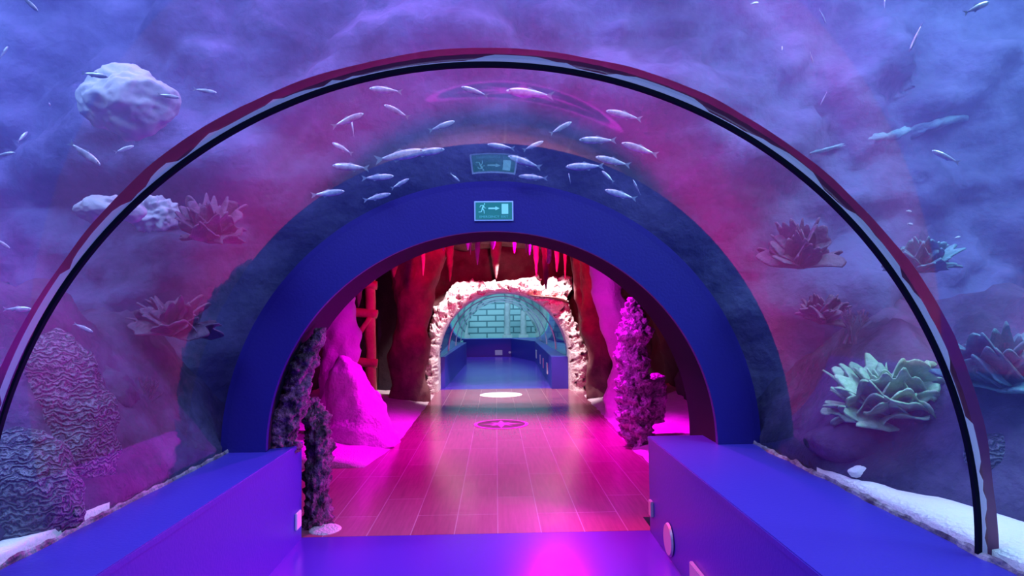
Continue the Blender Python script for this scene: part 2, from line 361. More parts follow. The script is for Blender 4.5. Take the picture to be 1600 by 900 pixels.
# exit sign
sg = empty('exit_sign', (-.005, Y1-.001, 2.175), 'green exit sign with running figure, arrow and door above the portal', 'sign')
def plate(name, x0, x1, z0, z1, y, m, bev=.003, dep=.006):
    return keep(link(name, box(bmesh.new(), (x0, Y1-y-dep, z0), (x1, Y1-y, z1), bev), m), sg)
SX0, SX1, SZ0, SZ1 = -.132, .122, 2.110, 2.240
plate('sign_frame', SX0, SX1, SZ0, SZ1, .002, 'sign_rim', .002, .008)
pn = plate('sign_panel', SX0+.009, SX1-.009, SZ0+.009, SZ1-.009, .0102, 'sign_green', .001, .002)
def sq(u, v): return SX0+u*(SX1-SX0), SZ1-v*(SZ1-SZ0)
def poly(name, plist, m, lab=None, y=.0126):
    bm = bmesh.new()
    for pts in plist:
        f_ = [bm.verts.new((sq(*p)[0], Y1-y, sq(*p)[1])) for p in pts]; b2 = [bm.verts.new((sq(*p)[0], Y1-y-.0015, sq(*p)[1])) for p in pts]
        bm.faces.new(f_); bm.faces.new(b2[::-1])
        for i in range(len(pts)): bm.faces.new((f_[i], f_[(i+1) % len(pts)], b2[(i+1) % len(pts)], b2[i]))
    return keep(link(name, bm, m), sg)
def limb(a, b, w0, w1):
    d = Vector((b[0]-a[0], (b[1]-a[1])*.5)).normalized(); n_ = (-d.y, d.x*2)
    return [(a[0]+n_[0]*w0, a[1]+n_[1]*w0), (b[0]+n_[0]*w1, b[1]+n_[1]*w1), (b[0]-n_[0]*w1, b[1]-n_[1]*w1), (a[0]-n_[0]*w0, a[1]-n_[1]*w0)]
head = [(.265+.018*math.cos(t*PI/6), .15+.036*math.sin(t*PI/6)) for t in range(12)]
poly('running_figure', [head, limb((.245, .21), (.205, .40), .020, .017), limb((.235, .23), (.165, .22), .008, .007), limb((.165, .22), (.145, .32), .007, .006),
     limb((.245, .25), (.265, .35), .008, .007), limb((.265, .35), (.30, .36), .007, .006), limb((.205, .39), (.185, .54), .011, .009), limb((.185, .54), (.11, .55), .009, .007),
     limb((.215, .39), (.25, .47), .011, .009), limb((.25, .47), (.255, .63), .009, .007)], 'sign_pale')
poly('arrow', [[(.36, .335), (.54, .335), (.54, .41), (.36, .41)], [(.54, .275), (.65, .372), (.54, .47)]], 'sign_pale')
poly('door_symbol', [[(.70, .15), (.87, .15), (.87, .66), (.70, .66)]], 'sign_pale')
def text(body, x, z, size, m, par, y):
    cu = bpy.data.curves.new('sign_text', 'FONT'); cu.body = body; cu.size = size; cu.align_x = 'CENTER'; cu.align_y = 'CENTER'; cu.extrude = .0006
    o_ = bpy.data.objects.new('sign_text', cu); C.objects.link(o_)
    dg = bpy.context.evaluated_depsgraph_get(); me = bpy.data.meshes.new_from_object(o_.evaluated_get(dg)); bpy.data.objects.remove(o_)
    me.materials.append(M[m]); o2 = bpy.data.objects.new('sign_text', me); C.objects.link(o2); o2.parent = par
    o2.location = Vector((x, y, z))-par.location; o2.rotation_euler = (PI/2, 0, 0); return o2
t_ = text('EMERGENCY  EXIT', -.005, sq(0, .80)[1], .0225, 'sign_text', sg, Y1-.0135)

# ------------------------------------------------------------------ near tank
TX, TZ, TY = 5.5, 4.3, 4.62
bm = bmesh.new()
prof = [(TX, .60), (TX, TZ), (-TX, TZ), (-TX, .60)]
hole = [(CX-(A0+.03), .60)]+[(ell(CX, A0+.03, B0+.03, PI-PI*k/64)) for k in range(65)]+[(CX+A0+.03, .60)]
ring = prof+hole
f0 = [bm.verts.new((x, Y0, z)) for x, z in ring]; f1 = [bm.verts.new((x, TY, z)) for x, z in ring]
bm.faces.new(f0); bm.faces.new(f1[::-1])
for i in range(len(ring)): bm.faces.new((f0[i], f0[(i+1) % len(ring)], f1[(i+1) % len(ring)], f1[i]))
o = link('water', bm, 'water'); tag(o, 'blue water filling the tank around the near tunnel', 'water', kind='stuff')

# tank end wall: artificial reef relief
def relief(x0, x1, z0, z1, nx, nz, fn, keepfn):
    bm = bmesh.new(); g = {}
    for i in range(nx+1):
        for j in range(nz+1):
            x = x0+(x1-x0)*i/nx; z = z0+(z1-z0)*j/nz; g[i, j] = bm.verts.new((x, fn(x, z), z))
    for i in range(nx):
        for j in range(nz):
            q = [g[i, j], g[i+1, j], g[i+1, j+1], g[i, j+1]]
            if keepfn([p.co for p in q]): bm.faces.new(q)
    bmesh.ops.delete(bm, geom=[v_ for v_ in bm.verts if not v_.link_faces], context='VERTS'); return bm
def endy(x, z):
    r = math.hypot(x-CX, z-HS); k = max(0, min(1, (r-1.75)/.8))
    n1 = fbm((x*1.0, 3, z*1.3), .8, 5)
    return 4.58-k*(.25+.55*abs(n1)+.35*max(0, 1.9-z)*max(0, min(1, (abs(x)-2)/1.5)))
bm = relief(-TX, TX, .5, 4.9, 190, 80, endy, lambda q: max(math.hypot(p.x-CX, p.z-HS) for p in q) > 1.70 or False)
o = link('wall_tank_end', bm, 'reef', smooth=True); o['kind'] = 'structure'
for s in (-1, 1):
    bm = box(bmesh.new(), (s*(TX+.02), Y0-.1, .4), (s*(TX+.2), 5.1, 4.9)); o = link('wall_tank_'+('left' if s < 0 else 'right'), bm, 'reef'); o['kind'] = 'structure'
bm = box(bmesh.new(), (-TX-.2, Y0-.3, 0), (TX+.2, Y0-.02, 5.2)); o = link('wall_back', bm, 'dark_wall'); o['kind'] = 'structure'
# concrete tank bed under the sand
for s, lb in ((-1, 'left'), (1, 'right')):
    # sand bed
    bm = bmesh.new(); g = []
    nx, ny = 24, 90
    for j in range(ny+1):
        y = Y0+(4.55-Y0)*j/ny; row = []
        for i in range(nx+1):
            x = CX+s*(A0+.035+2.0*max(0, i-1)/nx)
            row.append(bm.verts.new((x, y, .60 if i == 0 else .668+.025*fbm((x*3, y*3, s), 1, 4)+.02*min(1, i/6))))
        g.append(row)
    for p, q in zip(g, g[1:]):
        for i in range(nx): bm.faces.new((p[i], p[i+1], q[i+1], q[i]))
    tag(link('sand_bed', bm, 'sand', smooth=True), 'strip of bright white sand on the tank bed beside the %s bench' % lb, 'sand', kind='stuff')
    # rock slope
    bm = bmesh.new(); g = []
    nx, ny = 70, 110
    off = .10 if s < 0 else .36
    for j in range(ny+1):
        y = Y0+(4.6-Y0)*j/ny; row = []
        for i in range(nx+1):
            e = i/nx; d0 = (max(-.2, min(.20, .20-.24*(y-2.1))) if s < 0 else max(-.2, min(.40, .40-.42*(y-2.3))))+.08*fbm((y*1.3, s*5, 0), 1, 3); d0 = max(-.019, d0)
            e = max(0, i-1)/nx; x = CX+s*(A0+.05+d0+3.4*e)
            z = .70+min(.85, 5.5*e)*(.75+.1*(s < 0))+.5*e+.28*(e > .0)*fbm((x*1.5, y*1.5, s*2), 1, 5)*min(1, e*6)+.04*fbm((x*7, y*7, 3), 1, 3)
            row.append(bm.verts.new((x, y, .58 if i == 0 else z)))
        g.append(row)
    for p, q in zip(g, g[1:]):
        for i in range(nx): bm.faces.new((p[i], p[i+1], q[i+1], q[i]))
    tag(link('reef_slope', bm, 'reef_side', smooth=True), 'dark rocky reef slope rising behind the sand on the %s of the near tunnel' % lb, 'reef rock')

def vhit(px, py):
    d = ray(px, py)
    a = (d.x/A0)**2+(d.z/B0)**2; bb = 2*((0-CX)*d.x/A0**2+(1.5-HS)*d.z/B0**2); c = (CX/A0)**2+((1.5-HS)/B0)**2-1
    return (-bb+math.sqrt(bb*bb-4*a*c))/(2*a)
def W(px, py, off):
    t = vhit(px, py)+off; return CAM+ray(px, py)*t, t

# pale boulders high on the reef and mounds lower down
def reef_blob(name, px, py, wpx, hpx, off, m, label, cat, amp=.25, freq=2.5, seed=0, rough=0, rd=.6):
    p, t = W(px, py, off); r = (wpx/2/FPX*t, wpx/2/FPX*t*rd, hpx/2/FPX*t)
    amp_ = amp*min(r); o_ = link(name, blob(p, r, amp_, freq/max(r)*.5, seed, 5, rough*min(r)), m, smooth=True)
    return tag(o_, label, cat)
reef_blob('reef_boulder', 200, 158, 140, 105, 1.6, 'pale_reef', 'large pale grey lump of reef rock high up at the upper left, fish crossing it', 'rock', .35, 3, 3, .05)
reef_blob('reef_boulder', 170, 328, 105, 42, 1.3, 'pale_reef', 'flat pale rock ledge crossed by the left of the joint ring', 'rock', .5, 3, 8, .05)
reef_blob('reef_boulder', 240, 335, 70, 55, 1.7, 'pale_reef', 'pale wedge of rock just inside the left of the joint ring', 'rock', .6, 4, 12, .05)
def mound(px, top, wpx, off, zb, label, seed):
    p, t = W(px, top, off); r = wpx/2/FPX*t; H = p.z-zb
    path = [(p.x, p.y, zb+H*k_, r*q_, r*q_*.8) for k_, q_ in ((0, 1.05), (.3, 1.03), (.5, .95), (.68, .82), (.84, .6), (.95, .34), (1, .04))]
    tag(link('coral_mound', loft(path, 56, 6, .05, 3, seed, .02), 'mound', smooth=True), label, 'coral')
mound(28, 666, 185, .44, .64, 'rounded mound of ridged pale coral at the lower left above the sand', 3)
mound(90, 512, 160, .80, .60, 'ridged blue-grey coral mound left of the portal, under the ring', 5)
reef_blob('coral_mound', 1570, 715, 120, 80, .7, 'mound', 'ridged coral mound at the far right edge behind the ring foot', 'coral', .12, 2, 9, .04)
reef_blob('reef_boulder', 1350, 738, 50, 22, .25, 'sand', 'small white round stone on the sand beside the right bench', 'rock', .3, 3, 4, .0)
reef_blob('reef_boulder', 1430, 690, 330, 100, .9, 'reef_side', 'broad dark purple rock below the green leafy coral', 'rock', .25, 3, 14, .06)
reef_blob('reef_boulder', 60, 620, 300, 130, 1.2, 'reef_side', 'broad dark rock between the two coral mounds on the left', 'rock', .3, 3, 24, .08)

random.seed(5)
def leafy(name, px, py, wpx, hpx, off, m, label, nl=22, seed=1, cat='coral'):
    """foliose coral: a rosette of curled, scalloped plates with real thickness"""
    p, t = W(px, py, off); R0 = wpx/2/FPX*t; H = hpx/FPX*t
    rnd = random.Random(seed); bm = bmesh.new()
    base = Vector((p.x, p.y, p.z-H*.45))
    for k in range(nl):
        tier = k/nl
        ang = k*2.399+rnd.uniform(-.3, .3); el = .30+1.05*tier+rnd.uniform(-.12, .12)
        L = R0*(1.0-.25*tier)*rnd.uniform(.8, 1.1); Wd = L*rnd.uniform(.7, 1.0); th = .012
        dirv = Vector((math.cos(ang)*math.cos(el), math.sin(ang)*math.cos(el)*.8, math.sin(el)*H/R0*1.15))
        side = Vector((-math.sin(ang), math.cos(ang), 0)); up = dirv.cross(side).normalized()*-1
        nu, nv = 12, 22; ph = rnd.uniform(0, 6); ph2 = rnd.uniform(0, 6); nl_ = rnd.choice((4, 5, 6, 7))
        top, bot = [], []
        for i in range(nu+1):
            u_ = i/nu; rt, rb = [], []
            for j in range(nv+1):
                v_ = j/nv*2-1
                edge = 1-.36*v_*v_-.17*(1-abs(math.sin(v_*nl_*PI/3.2+ph)))-.04*math.sin(v_*9+ph2)
                uu = u_*edge
                wv = Wd*.5*v_*(.28+.72*min(1, u_*1.5))
                q = base+dirv*(L*uu)+side*wv+up*(L*.30*(uu**2)+.10*L*u_*math.sin(v_*4+ph2)+.25*Wd*v_*v_*u_)
                rt.append(bm.verts.new(q)); rb.append(bm.verts.new(q-up*th))
            top.append(rt); bot.append(rb)
        for i in range(nu):
            for j in range(nv):
                bm.faces.new((top[i][j], top[i+1][j], top[i+1][j+1], top[i][j+1])); bm.faces.new((bot[i][j], bot[i][j+1], bot[i+1][j+1], bot[i+1][j]))
        for i in range(nu):
            for j in (0, nv): bm.faces.new((top[i][j], top[i+1][j], bot[i+1][j], bot[i][j]))
        for i in (0, nu):
            for j in range(nv): bm.faces.new((top[i][j], top[i][j+1], bot[i][j+1], bot[i][j]))
    o_ = link(name, bm, m, smooth=True); return tag(o_, label, cat)
leafy('leafy_coral', 1395, 608, 235, 130, .75, 'coral_green', 'large pale green leafy coral beside the right foot of the joint ring', 34, 4)
leafy('leafy_coral', 1570, 555, 190, 130, .9, 'coral_teal', 'dark teal leafy coral at the right edge outside the joint ring', 22, 9)
leafy('leafy_coral', 1440, 395, 110, 70, 1.5, 'coral_teal', 'dim purple-blue leafy coral higher up on the right, crossed by the ring', 14, 12)
leafy('leafy_coral', 1285, 480, 90, 60, 1.0, 'coral_pink', 'small pink leafy coral right of the portal, above the green coral', 14, 15)
leafy('leafy_coral', 275, 490, 140, 80, 1.0, 'coral_pink', 'pink leafy coral left of the portal', 16, 21)
leafy('leafy_coral', 330, 340, 120, 90, 1.2, 'coral_pink', 'dim pink leafy coral high on the left beside the portal top', 16, 31)
leafy('leafy_coral', 1250, 380, 120, 90, 1.3, 'coral_pink', 'dim pink leafy coral high on the right inside the ring', 16, 35)

# pale wisp of light high on the right, built as solid rock relief
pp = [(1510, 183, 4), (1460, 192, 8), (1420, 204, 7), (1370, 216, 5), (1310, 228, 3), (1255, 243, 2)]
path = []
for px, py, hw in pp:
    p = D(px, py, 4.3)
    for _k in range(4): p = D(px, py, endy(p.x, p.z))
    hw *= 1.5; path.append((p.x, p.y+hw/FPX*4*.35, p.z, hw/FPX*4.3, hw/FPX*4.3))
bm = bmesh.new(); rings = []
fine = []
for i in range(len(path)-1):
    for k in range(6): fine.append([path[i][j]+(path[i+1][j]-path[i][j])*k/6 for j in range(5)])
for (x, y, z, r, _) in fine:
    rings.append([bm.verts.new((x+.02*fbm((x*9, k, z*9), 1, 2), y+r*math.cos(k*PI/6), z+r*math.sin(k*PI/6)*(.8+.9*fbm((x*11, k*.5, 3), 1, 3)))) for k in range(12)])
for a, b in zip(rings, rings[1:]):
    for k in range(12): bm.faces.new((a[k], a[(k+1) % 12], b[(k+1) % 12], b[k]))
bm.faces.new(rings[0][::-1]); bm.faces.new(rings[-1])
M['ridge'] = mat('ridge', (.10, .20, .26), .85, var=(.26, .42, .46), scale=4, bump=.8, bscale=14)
tag(link('light_wisp', bm, 'ridge', smooth=True), 'thin pale wisp of light across the upper right, modelled as rock relief', 'rock')
def branchy(px, py, hpx, off, label, seed):
    p, t = W(px, py, off); H = hpx/FPX*t; rnd = random.Random(seed); bm = bmesh.new()
    def tube(a, b, r0, r1):
        d = b-a; q = d.to_track_quat('Z', 'Y').to_matrix().to_4x4()
        bmesh.ops.create_cone(bm, cap_ends=True, segments=6, radius1=r0, radius2=r1, depth=d.length, matrix=Matrix.Translation((a+b)/2) @ q)
    def grow(a, d, L, r, n):
        b = a+d*L; tube(a, b, r, r*.75)
        if n == 0: return
        for k in range(rnd.choice((2, 3))):
            e = Vector((rnd.uniform(-.7, .7), rnd.uniform(-.4, .4), rnd.uniform(.1, .5))); grow(b, (d+e).normalized(), L*rnd.uniform(.65, .85), r*.7, n-1)
    for k in range(4): grow(Vector((p.x+rnd.uniform(-.08, .08), p.y, p.z-H*.8)), Vector((rnd.uniform(-.4, .4), rnd.uniform(-.2, .2), 1)).normalized(), H*.42, .009, 4)
    tag(link('branching_coral', bm, 'coral_pink'), label, 'coral')
branchy(205, 640, 100, .8, 'thin dark pink branching coral left of the portal, between the mounds', 3)
branchy(1330, 505, 40, 1.0, 'small thin branching coral above the green leafy coral', 8)

# ------------------------------------------------------------------ fish
def fish_proto():
    n, seg = 16, 14; bm = bmesh.new(); rings = []
    for i in range(n+1):
        u_ = i/n; h = .098*math.sin(PI*min(1, u_**.80)*.95+.05)**.85*(1-.15*u_)+.006; wd = h*.5
        x = -.5+u_*.86
        rings.append([bm.verts.new((x, wd*math.cos(2*PI*k/seg), h*math.sin(2*PI*k/seg))) for k in range(seg)])
    for a, b in zip(rings, rings[1:]):
        for k in range(seg): bm.faces.new((a[k], a[(k+1) % seg], b[(k+1) % seg], b[k]))
    bm.faces.new(rings[0]); bm.faces.new(rings[-1])
    body = link('fish', bm, 'fish', smooth=True)
    def fin(name, pts, th=.006):
        bm = bmesh.new(); a = [bm.verts.new((x, -th/2, z)) for x, z in pts]; b = [bm.verts.new((x, th/2, z)) for x, z in pts]
        bm.faces.new(a); bm.faces.new(b[::-1])
        for i in range(len(pts)): bm.faces.new((a[i], a[(i+1) % len(pts)], b[(i+1) % len(pts)], b[i]))
        return link(name, bm, 'fin', body)
    fin('tail_fin', [(.33, .012), (.50, .10), (.44, 0), (.50, -.10), (.33, -.012)])
    fin('dorsal_fin', [(-.10, .080), (-.03, .135), (.10, .085), (.14, .06)])
    fin('anal_fin', [(.02, -.085), (.11, -.118), (.16, -.05)])
    for s in (-1, 1):
        bm = bmesh.new(); bmesh.ops.create_uvsphere(bm, u_segments=8, v_segments=6, radius=.013, matrix=Matrix.Translation((-.42, s*.028, .018)))
        link('eye', bm, 'eye', body)
    return body
proto = fish_proto(); used = [False]
def copyfish():
    if not used[0]: used[0] = True; return proto
    c = proto.copy(); C.objects.link(c)
    for ch in proto.children:
        d = ch.copy(); C.objects.link(d); d.parent = c
    return c
def fish(px, py, L, ang, off, label, group, turn=.2):
    """ang: heading of the head in the picture, degrees, 0 = right, 90 = up"""
    p, t = W(px, py, off); o_ = copyfish(); a = math.radians(ang)
    hd = (_r*math.cos(a)+_u*math.sin(a)+_f*turn).normalized()
    up = Vector((0, 0, 1)) if abs(hd.z) < .8 else Vector((0, -1, .3))
    x = -hd; y = up.cross(x).normalized(); z = x.cross(y)
    s = L/FPX*t
    o_.matrix_world = Matrix.Translation(p) @ Matrix((x, y, z)).transposed().to_4x4() @ Matrix.Scale(s, 4)
    return tag(o_, label, 'fish', group)
g1, g2, g3 = 'fish swimming on the left outside the ring', 'fish in the school above the portal', 'fish swimming on the right outside the ring'
F_ = [
 (132, 240, 58, -38, .5, 'bright silver fish heading down right below the large pale rock', g1, .1),
 (194, 233, 30, 35, .6, 'short stubby silver fish directly under the large pale rock', g1, .7),
 (148, 117, 40, -8, .7, 'silver fish across the upper left of the large pale rock', g1, .1),
 (263, 150, 34, -8, .7, 'thin silver fish across the right edge of the large pale rock', g1, .1),
 (320, 142, 36, -8, .8, 'slender fish to the right of the large pale rock', g1, .1),
 (77, 163, 26, 170, .5, 'bright fish seen nearly head-on left of the large pale rock', g1, 1.6),
 (35, 214, 26, 80, .7, 'small fish pointing up near the left edge', g1, .8),
 (8, 241, 30, 10, .6, 'fish cut by the left edge at the height of the ring crown', g1, .1),
 (6, 82, 26, 80, .7, 'dim fish at the left edge near the top corner', g1, .5),
 (3, 380, 26, -40, .4, 'small bright fish at the left edge level with the pale ledge', g1, .3),
 (27, 483, 42, 0, .5, 'pale flat fish at the left edge above the ridged mound', g1, .1),
 (46, 5, 34, -45, .6, 'thin streak of a fish in the top left corner', g1, .1),
 (130, 512, 30, -30, .35, 'small dim fish over the ridged mound left of the portal', g1, .3),
 (1478, 245, 44, 150, .5, 'white fish under the pale streak at the upper right', g3, .2),
 (1431, 58, 48, -112, .6, 'slim fish diving steeply at the upper right', g3, .1),
 (1526, 12, 48, 25, .5, 'bright thin fish in the top right corner', g3, .1),
 (1222, 76, 24, 60, .9, 'small bright fish turning, above the right shoulder of the ring', g3, 1.2),
 (1268, 90, 22, -50, .9, 'faint fish just right of the small turning fish', g3, .8),
 (1287, 154, 22, -105, .9, 'small faint fish above the right half of the ring, alone', g3, .6),
 (1285, 25, 28, -40, .9, 'small fish near the top edge on the right', g3, .7),
 (1179, 5, 20, 20, .9, 'tiny fish at the top edge right of centre', g3, .5),
 (1382, 6, 20, 80, .8, 'tiny upright fish at the top edge toward the right corner', g3, .3),
 (1420, 330, 20, 0, .8, 'small pale oval fish right of the ring, upper of two', g3, .7),
 (1422, 350, 20, 0, .8, 'small pale oval fish right of the ring, lower of two', g3, .7),
 (1496, 371, 20, 10, .8, 'small dim fish alone toward the right edge at mid height', g3, .5),
 (1350, 331, 26, -20, .6, 'small pinkish fish just outside the ring on the right', g3, .5),
 (543, 188, 54, 25, .25, 'bright pink fish above the portal at its upper left, crossed by an upright fish', g2, .1),
 (551, 200, 30, 100, .3, 'small upright fish crossing the bright pink fish at upper left', g2, .1),
 (620, 174, 46, 152, .3, 'pinkish fish heading up left, left of the crown', g2, .1),
 (690, 197, 44, 22, .3, 'pale fish rising right, under the pink glow left of centre', g2, .1),
 (603, 141, 54, 172, .5, 'faint broad fish just under the ring, left of the crown', g2, .1),
 (742, 143, 46, 160, .3, 'dim fish at the top centre under the ring, left one of the pair', g2, .1),
 (828, 146, 76, 172, .3, 'long pale fish at the top centre under the ring, right one of the pair', g2, .1),
 (876, 200, 40, 30, .35, 'dim fish rising right, under the pink glow right of centre', g2, .1),
 (934, 219, 58, 178, .3, 'long pale level fish at the right of the crown over the dark band', g2, .1),
 (1000, 233, 60, 160, .25, 'brightest pink fish at the right end of the school', g2, .1),
 (975, 180, 58, 165, .5, 'faint broad fish under the right part of the ring', g2, .1),
 (535, 232, 40, 150, .4, 'dim pink fish at the left end of the school', g2, .2),
 (625, 243, 80, 12, .3, 'long fish along the upper left edge of the dark band', g2, .1),
 (665, 238, 60, 10, .35, 'blue fish inside the dark band overlapping the long fish', g2, .1),
 (548, 261, 60, 175, .3, 'pink to blue fish with forked tail at the dark band left edge', g2, .1),
 (590, 277, 50, 5, .3, 'blue fish with raised fin inside the left dark band', g2, .1),
 (512, 302, 52, 8, .3, 'blue fish low at the left of the dark band', g2, .1),
 (589, 308, 44, 15, .35, 'thin blue fish low in the dark band left of the exit sign', g2, .1),
 (625, 287, 32, 30, .35, 'slim faint fish rising in the left dark band', g2, .1),
 (711, 277, 20, -40, .35, 'tiny fish in the dark band up left of the exit sign', g2, .4),
 (783, 229, 44, 170, .3, 'bright blue fish at the top of the dark band above the exit sign', g2, .1),
 (833, 228, 36, 25, .3, 'fish rising right at the top of the dark band beside the bright blue one', g2, .1),
 (820, 253, 56, 160, .3, 'blue fish slanting down right above the exit sign', g2, .1),
 (833, 277, 46, 175, .3, 'thin level fish in the dark band up right of the exit sign', g2, .1),
 (914, 260, 60, 180, .3, 'bright bellied fish in the right dark band', g2, .1),
 (958, 252, 56, 165, .3, 'lilac fish on the upper right edge of the dark band', g2, .1),
 (950, 276, 26, 135, .35, 'faint fish under the lilac fish at right', g2, .1),
 (995, 293, 28, 115, .35, 'small steep fish at the far right of the dark band', g2, .1),
 (970, 304, 52, 163, .3, 'long blue fish low at the right of the dark band', g2, .1),
 (890, 279, 18, 100, .35, 'tiny upright fish in the middle of the right dark band', g2, .2),
]
for a in F_: fish(*a)

# ------------------------------------------------------------------ cave room
def cwall(name, bm, m='dark_wall'):
    o_ = link(name, bm, m, smooth=True); o_['kind'] = 'structure'; return o_
def grid(fn, nu, nv):
    bm = bmesh.new(); g = [[bm.verts.new(fn(i/nu, j/nv)) for j in range(nv+1)] for i in range(nu+1)]
    for i in range(nu):
        for j in range(nv): bm.faces.new((g[i][j], g[i+1][j], g[i+1][j+1], g[i][j+1]))
    return bm
cwall('wall_left', grid(lambda u_, v_: (-3.2+.35*fbm((0, u_*9, v_*3), 1.2), 4.76+8.64*u_, -.05+3.4*v_), 90, 36))
cwall('wall_right', grid(lambda u_, v_: (3.1-.35*fbm((5, u_*9, v_*3), 1.2), 4.76+8.64*u_, -.05+3.4*v_), 90, 36))
cwall('ceiling', grid(lambda u_, v_: (-3.5+7*u_, 4.76+8.74*v_, 2.85+.25*fbm((u_*7, v_*8, 2), 1.1)), 60, 70), 'cave_rock')
# cave side of the tank wall
bm = relief(-3.5, 3.5, -.05, 3.3, 70, 34, lambda x, z: 4.765, lambda q: min(math.hypot(p.x-CX, max(0, p.z-HS)) for p in q) > 1.46)
cwall('wall_front', bm)
# rear cave wall around the arch
C2, A2 = .155, 1.30
bm = relief(-3.6, 3.6, -.05, 3.3, 120, 60, lambda x, z: 13.05+.15*fbm((x*2, 0, z*2), 1), lambda q: max(math.hypot(p.x-C2, (p.z-.65)) for p in q) > 1.42 and not all(abs(p.x-C2) < 1.40 and p.z < .75 for p in q))
cwall('wall_rear', bm, 'cave_rock')

def col(name, pix, y, m, label, cat='rock', seg=30, sub=6, amp=.08, freq=3, seed=0, rough=0, ry=None, ground=True, depth=.9):
    """pix: (px, py, half width px) from bottom to top at distance y"""
    path = []
    for (px, py, hw) in pix:
        p = D(px, py, y); r = hw/FPX*y; path.append((p.x, p.y, p.z, r, r*depth))
    if ground: path[0] = (path[0][0], path[0][1], -.01, path[0][3], path[0][4])
    return tag(link(name, loft(path, seg, sub, amp, freq, seed, rough), m, smooth=True), label, cat)
col('stalagmite', [(494, 832, 19), (494, 780, 18), (496, 720, 19), (497, 680, 19), (492, 645, 16), (489, 622, 6)], 4.70, 'rough_rock', 'dark shaggy rock pillar standing at the end of the left bench', seed=3, amp=.05, freq=9, rough=.035, seg=60, sub=12)
col('stalagmite', [(445, 707, 20), (446, 690, 21), (451, 655, 22), (462, 615, 23), (472, 580, 19), (486, 545, 14), (502, 512, 8)], 4.33, 'rough_rock', 'purple rough rock mass resting on the left bench end, rising under the portal rim', seed=7, amp=.05, freq=7, rough=.03, seg=60, sub=12, ground=False)
col('boulder', [(560, 705, 66), (556, 670, 55), (556, 640, 47), (548, 610, 34), (540, 580, 24), (535, 562, 13), (534, 555, 4)], 7.7, 'smooth_rock', 'large smooth magenta cone shaped boulder on the left sand bank', seed=11, amp=.10, freq=2.2, seg=48)
col('stalagmite', [(525, 690, 30), (527, 600, 28), (529, 550, 30), (528, 520, 33), (522, 480, 32), (512, 440, 34), (500, 380, 40)], 8.7, 'smooth_rock', 'smooth magenta rock column rising behind the large boulder', seed=17, amp=.12, freq=2.2, seg=48)
col('boulder', [(590, 668, 22), (588, 650, 20), (584, 630, 15), (578, 612, 6)], 8.6, 'smooth_rock', 'low smooth boulder at the foot of the magenta cone', seed=19, amp=.06, freq=3)
# timber rack
rk = empty('timber_rack', D(560, 610, 11.6), 'red lit upright timber post with cross rails left of the dark recess', 'rack')
rk.location.z = 0
def beam(a, b, r, name):
    d = (b-a); L = d.length; bm = bmesh.new()
    bmesh.ops.create_cone(bm, cap_ends=True, segments=10, radius1=r, radius2=r*.92, depth=L, matrix=Matrix.Translation((a+b)/2) @ d.to_track_quat('Z', 'Y').to_matrix().to_4x4())
    bmesh.ops.subdivide_edges(bm, edges=[e for e in bm.edges if abs((e.verts[0].co-e.verts[1].co).length-L) < L*.1], cuts=8)
    for v_ in bm.verts: v_.co += Vector((fbm(v_.co, 3), fbm(v_.co+Vector((3, 0, 0)), 3), 0))*r*.25
    return keep(link(name, bm, 'wood', smooth=True), rk)
for px in (580, 536):
    a = D(px, 600, 11.6); a.z = 0; b = D(px-1, 395, 11.6); beam(a, b, .10, 'post')
for py in (444, 489, 566): beam(D(530, py-3, 11.55), D(590, py+2, 11.55), .085, 'rail')
beam(D(538, 560, 11.5), D(578, 496, 11.5), .05, 'brace')
# dark door like recess
bm = box(bmesh.new(), (D(590, 500, 12.2).x, 12.2, 0), (D(622, 500, 12.2).x, 12.4, 2.75), .02); o = link('door_1', bm, 'dark_wall'); o['kind'] = 'structure'
col('stalagmite', [(638, 640, 32), (640, 618, 30), (638, 580, 27), (640, 545, 31), (644, 500, 27), (648, 450, 34), (655, 400, 42), (660, 350, 50)], 11.35, 'red_rock', 'massive dark red rock pillar left of the lit arch', seed=23, amp=.10, freq=2, seg=40)
col('stalagmite', [(938, 640, 14), (936, 600, 13), (930, 550, 12), (920, 500, 12), (912, 460, 12), (910, 400, 16), (908, 350, 20)], 11.7, 'red_rock', 'red flowing rock pillar directly right of the lit arch', seed=29, amp=.08, freq=3, seg=36)
col('stalagmite', [(940, 640, 22), (938, 580, 18), (934, 520, 20), (928, 460, 20), (922, 400, 20), (918, 350, 22)], 11.4, 'red_rock', 'dark red draped rock between the arch and the purple rock face', seed=31, amp=.10, freq=3, seg=36)
col('stalagmite', [(968, 668, 24), (966, 620, 20), (966, 570, 16), (968, 530, 20), (960, 490, 28), (952, 450, 26), (944, 400, 28), (940, 340, 30)], 9.3, 'smooth_rock', 'smooth purple rock face curving down on the right of the cave', seed=37, amp=.10, freq=2.2, seg=40)
col('stalagmite', [(1000, 712, 16), (999, 680, 22), (994, 640, 25), (990, 600, 23), (990, 560, 24), (991, 520, 22), (993, 490, 17), (994, 466, 6)], 7.3, 'glitter_rock', 'craggy glittering magenta rock pillar on the right behind the bench end', seed=41, amp=.09, freq=6, rough=.05, seg=64, sub=12)
col('boulder', [(1020, 660, 14), (1021, 640, 15), (1022, 615, 17), (1022, 595, 15), (1022, 583, 5)], 7.5, 'glitter_rock', 'small lit rock knob beside the craggy pillar on the right', seed=43, amp=.04, freq=6, rough=.03, ground=False)
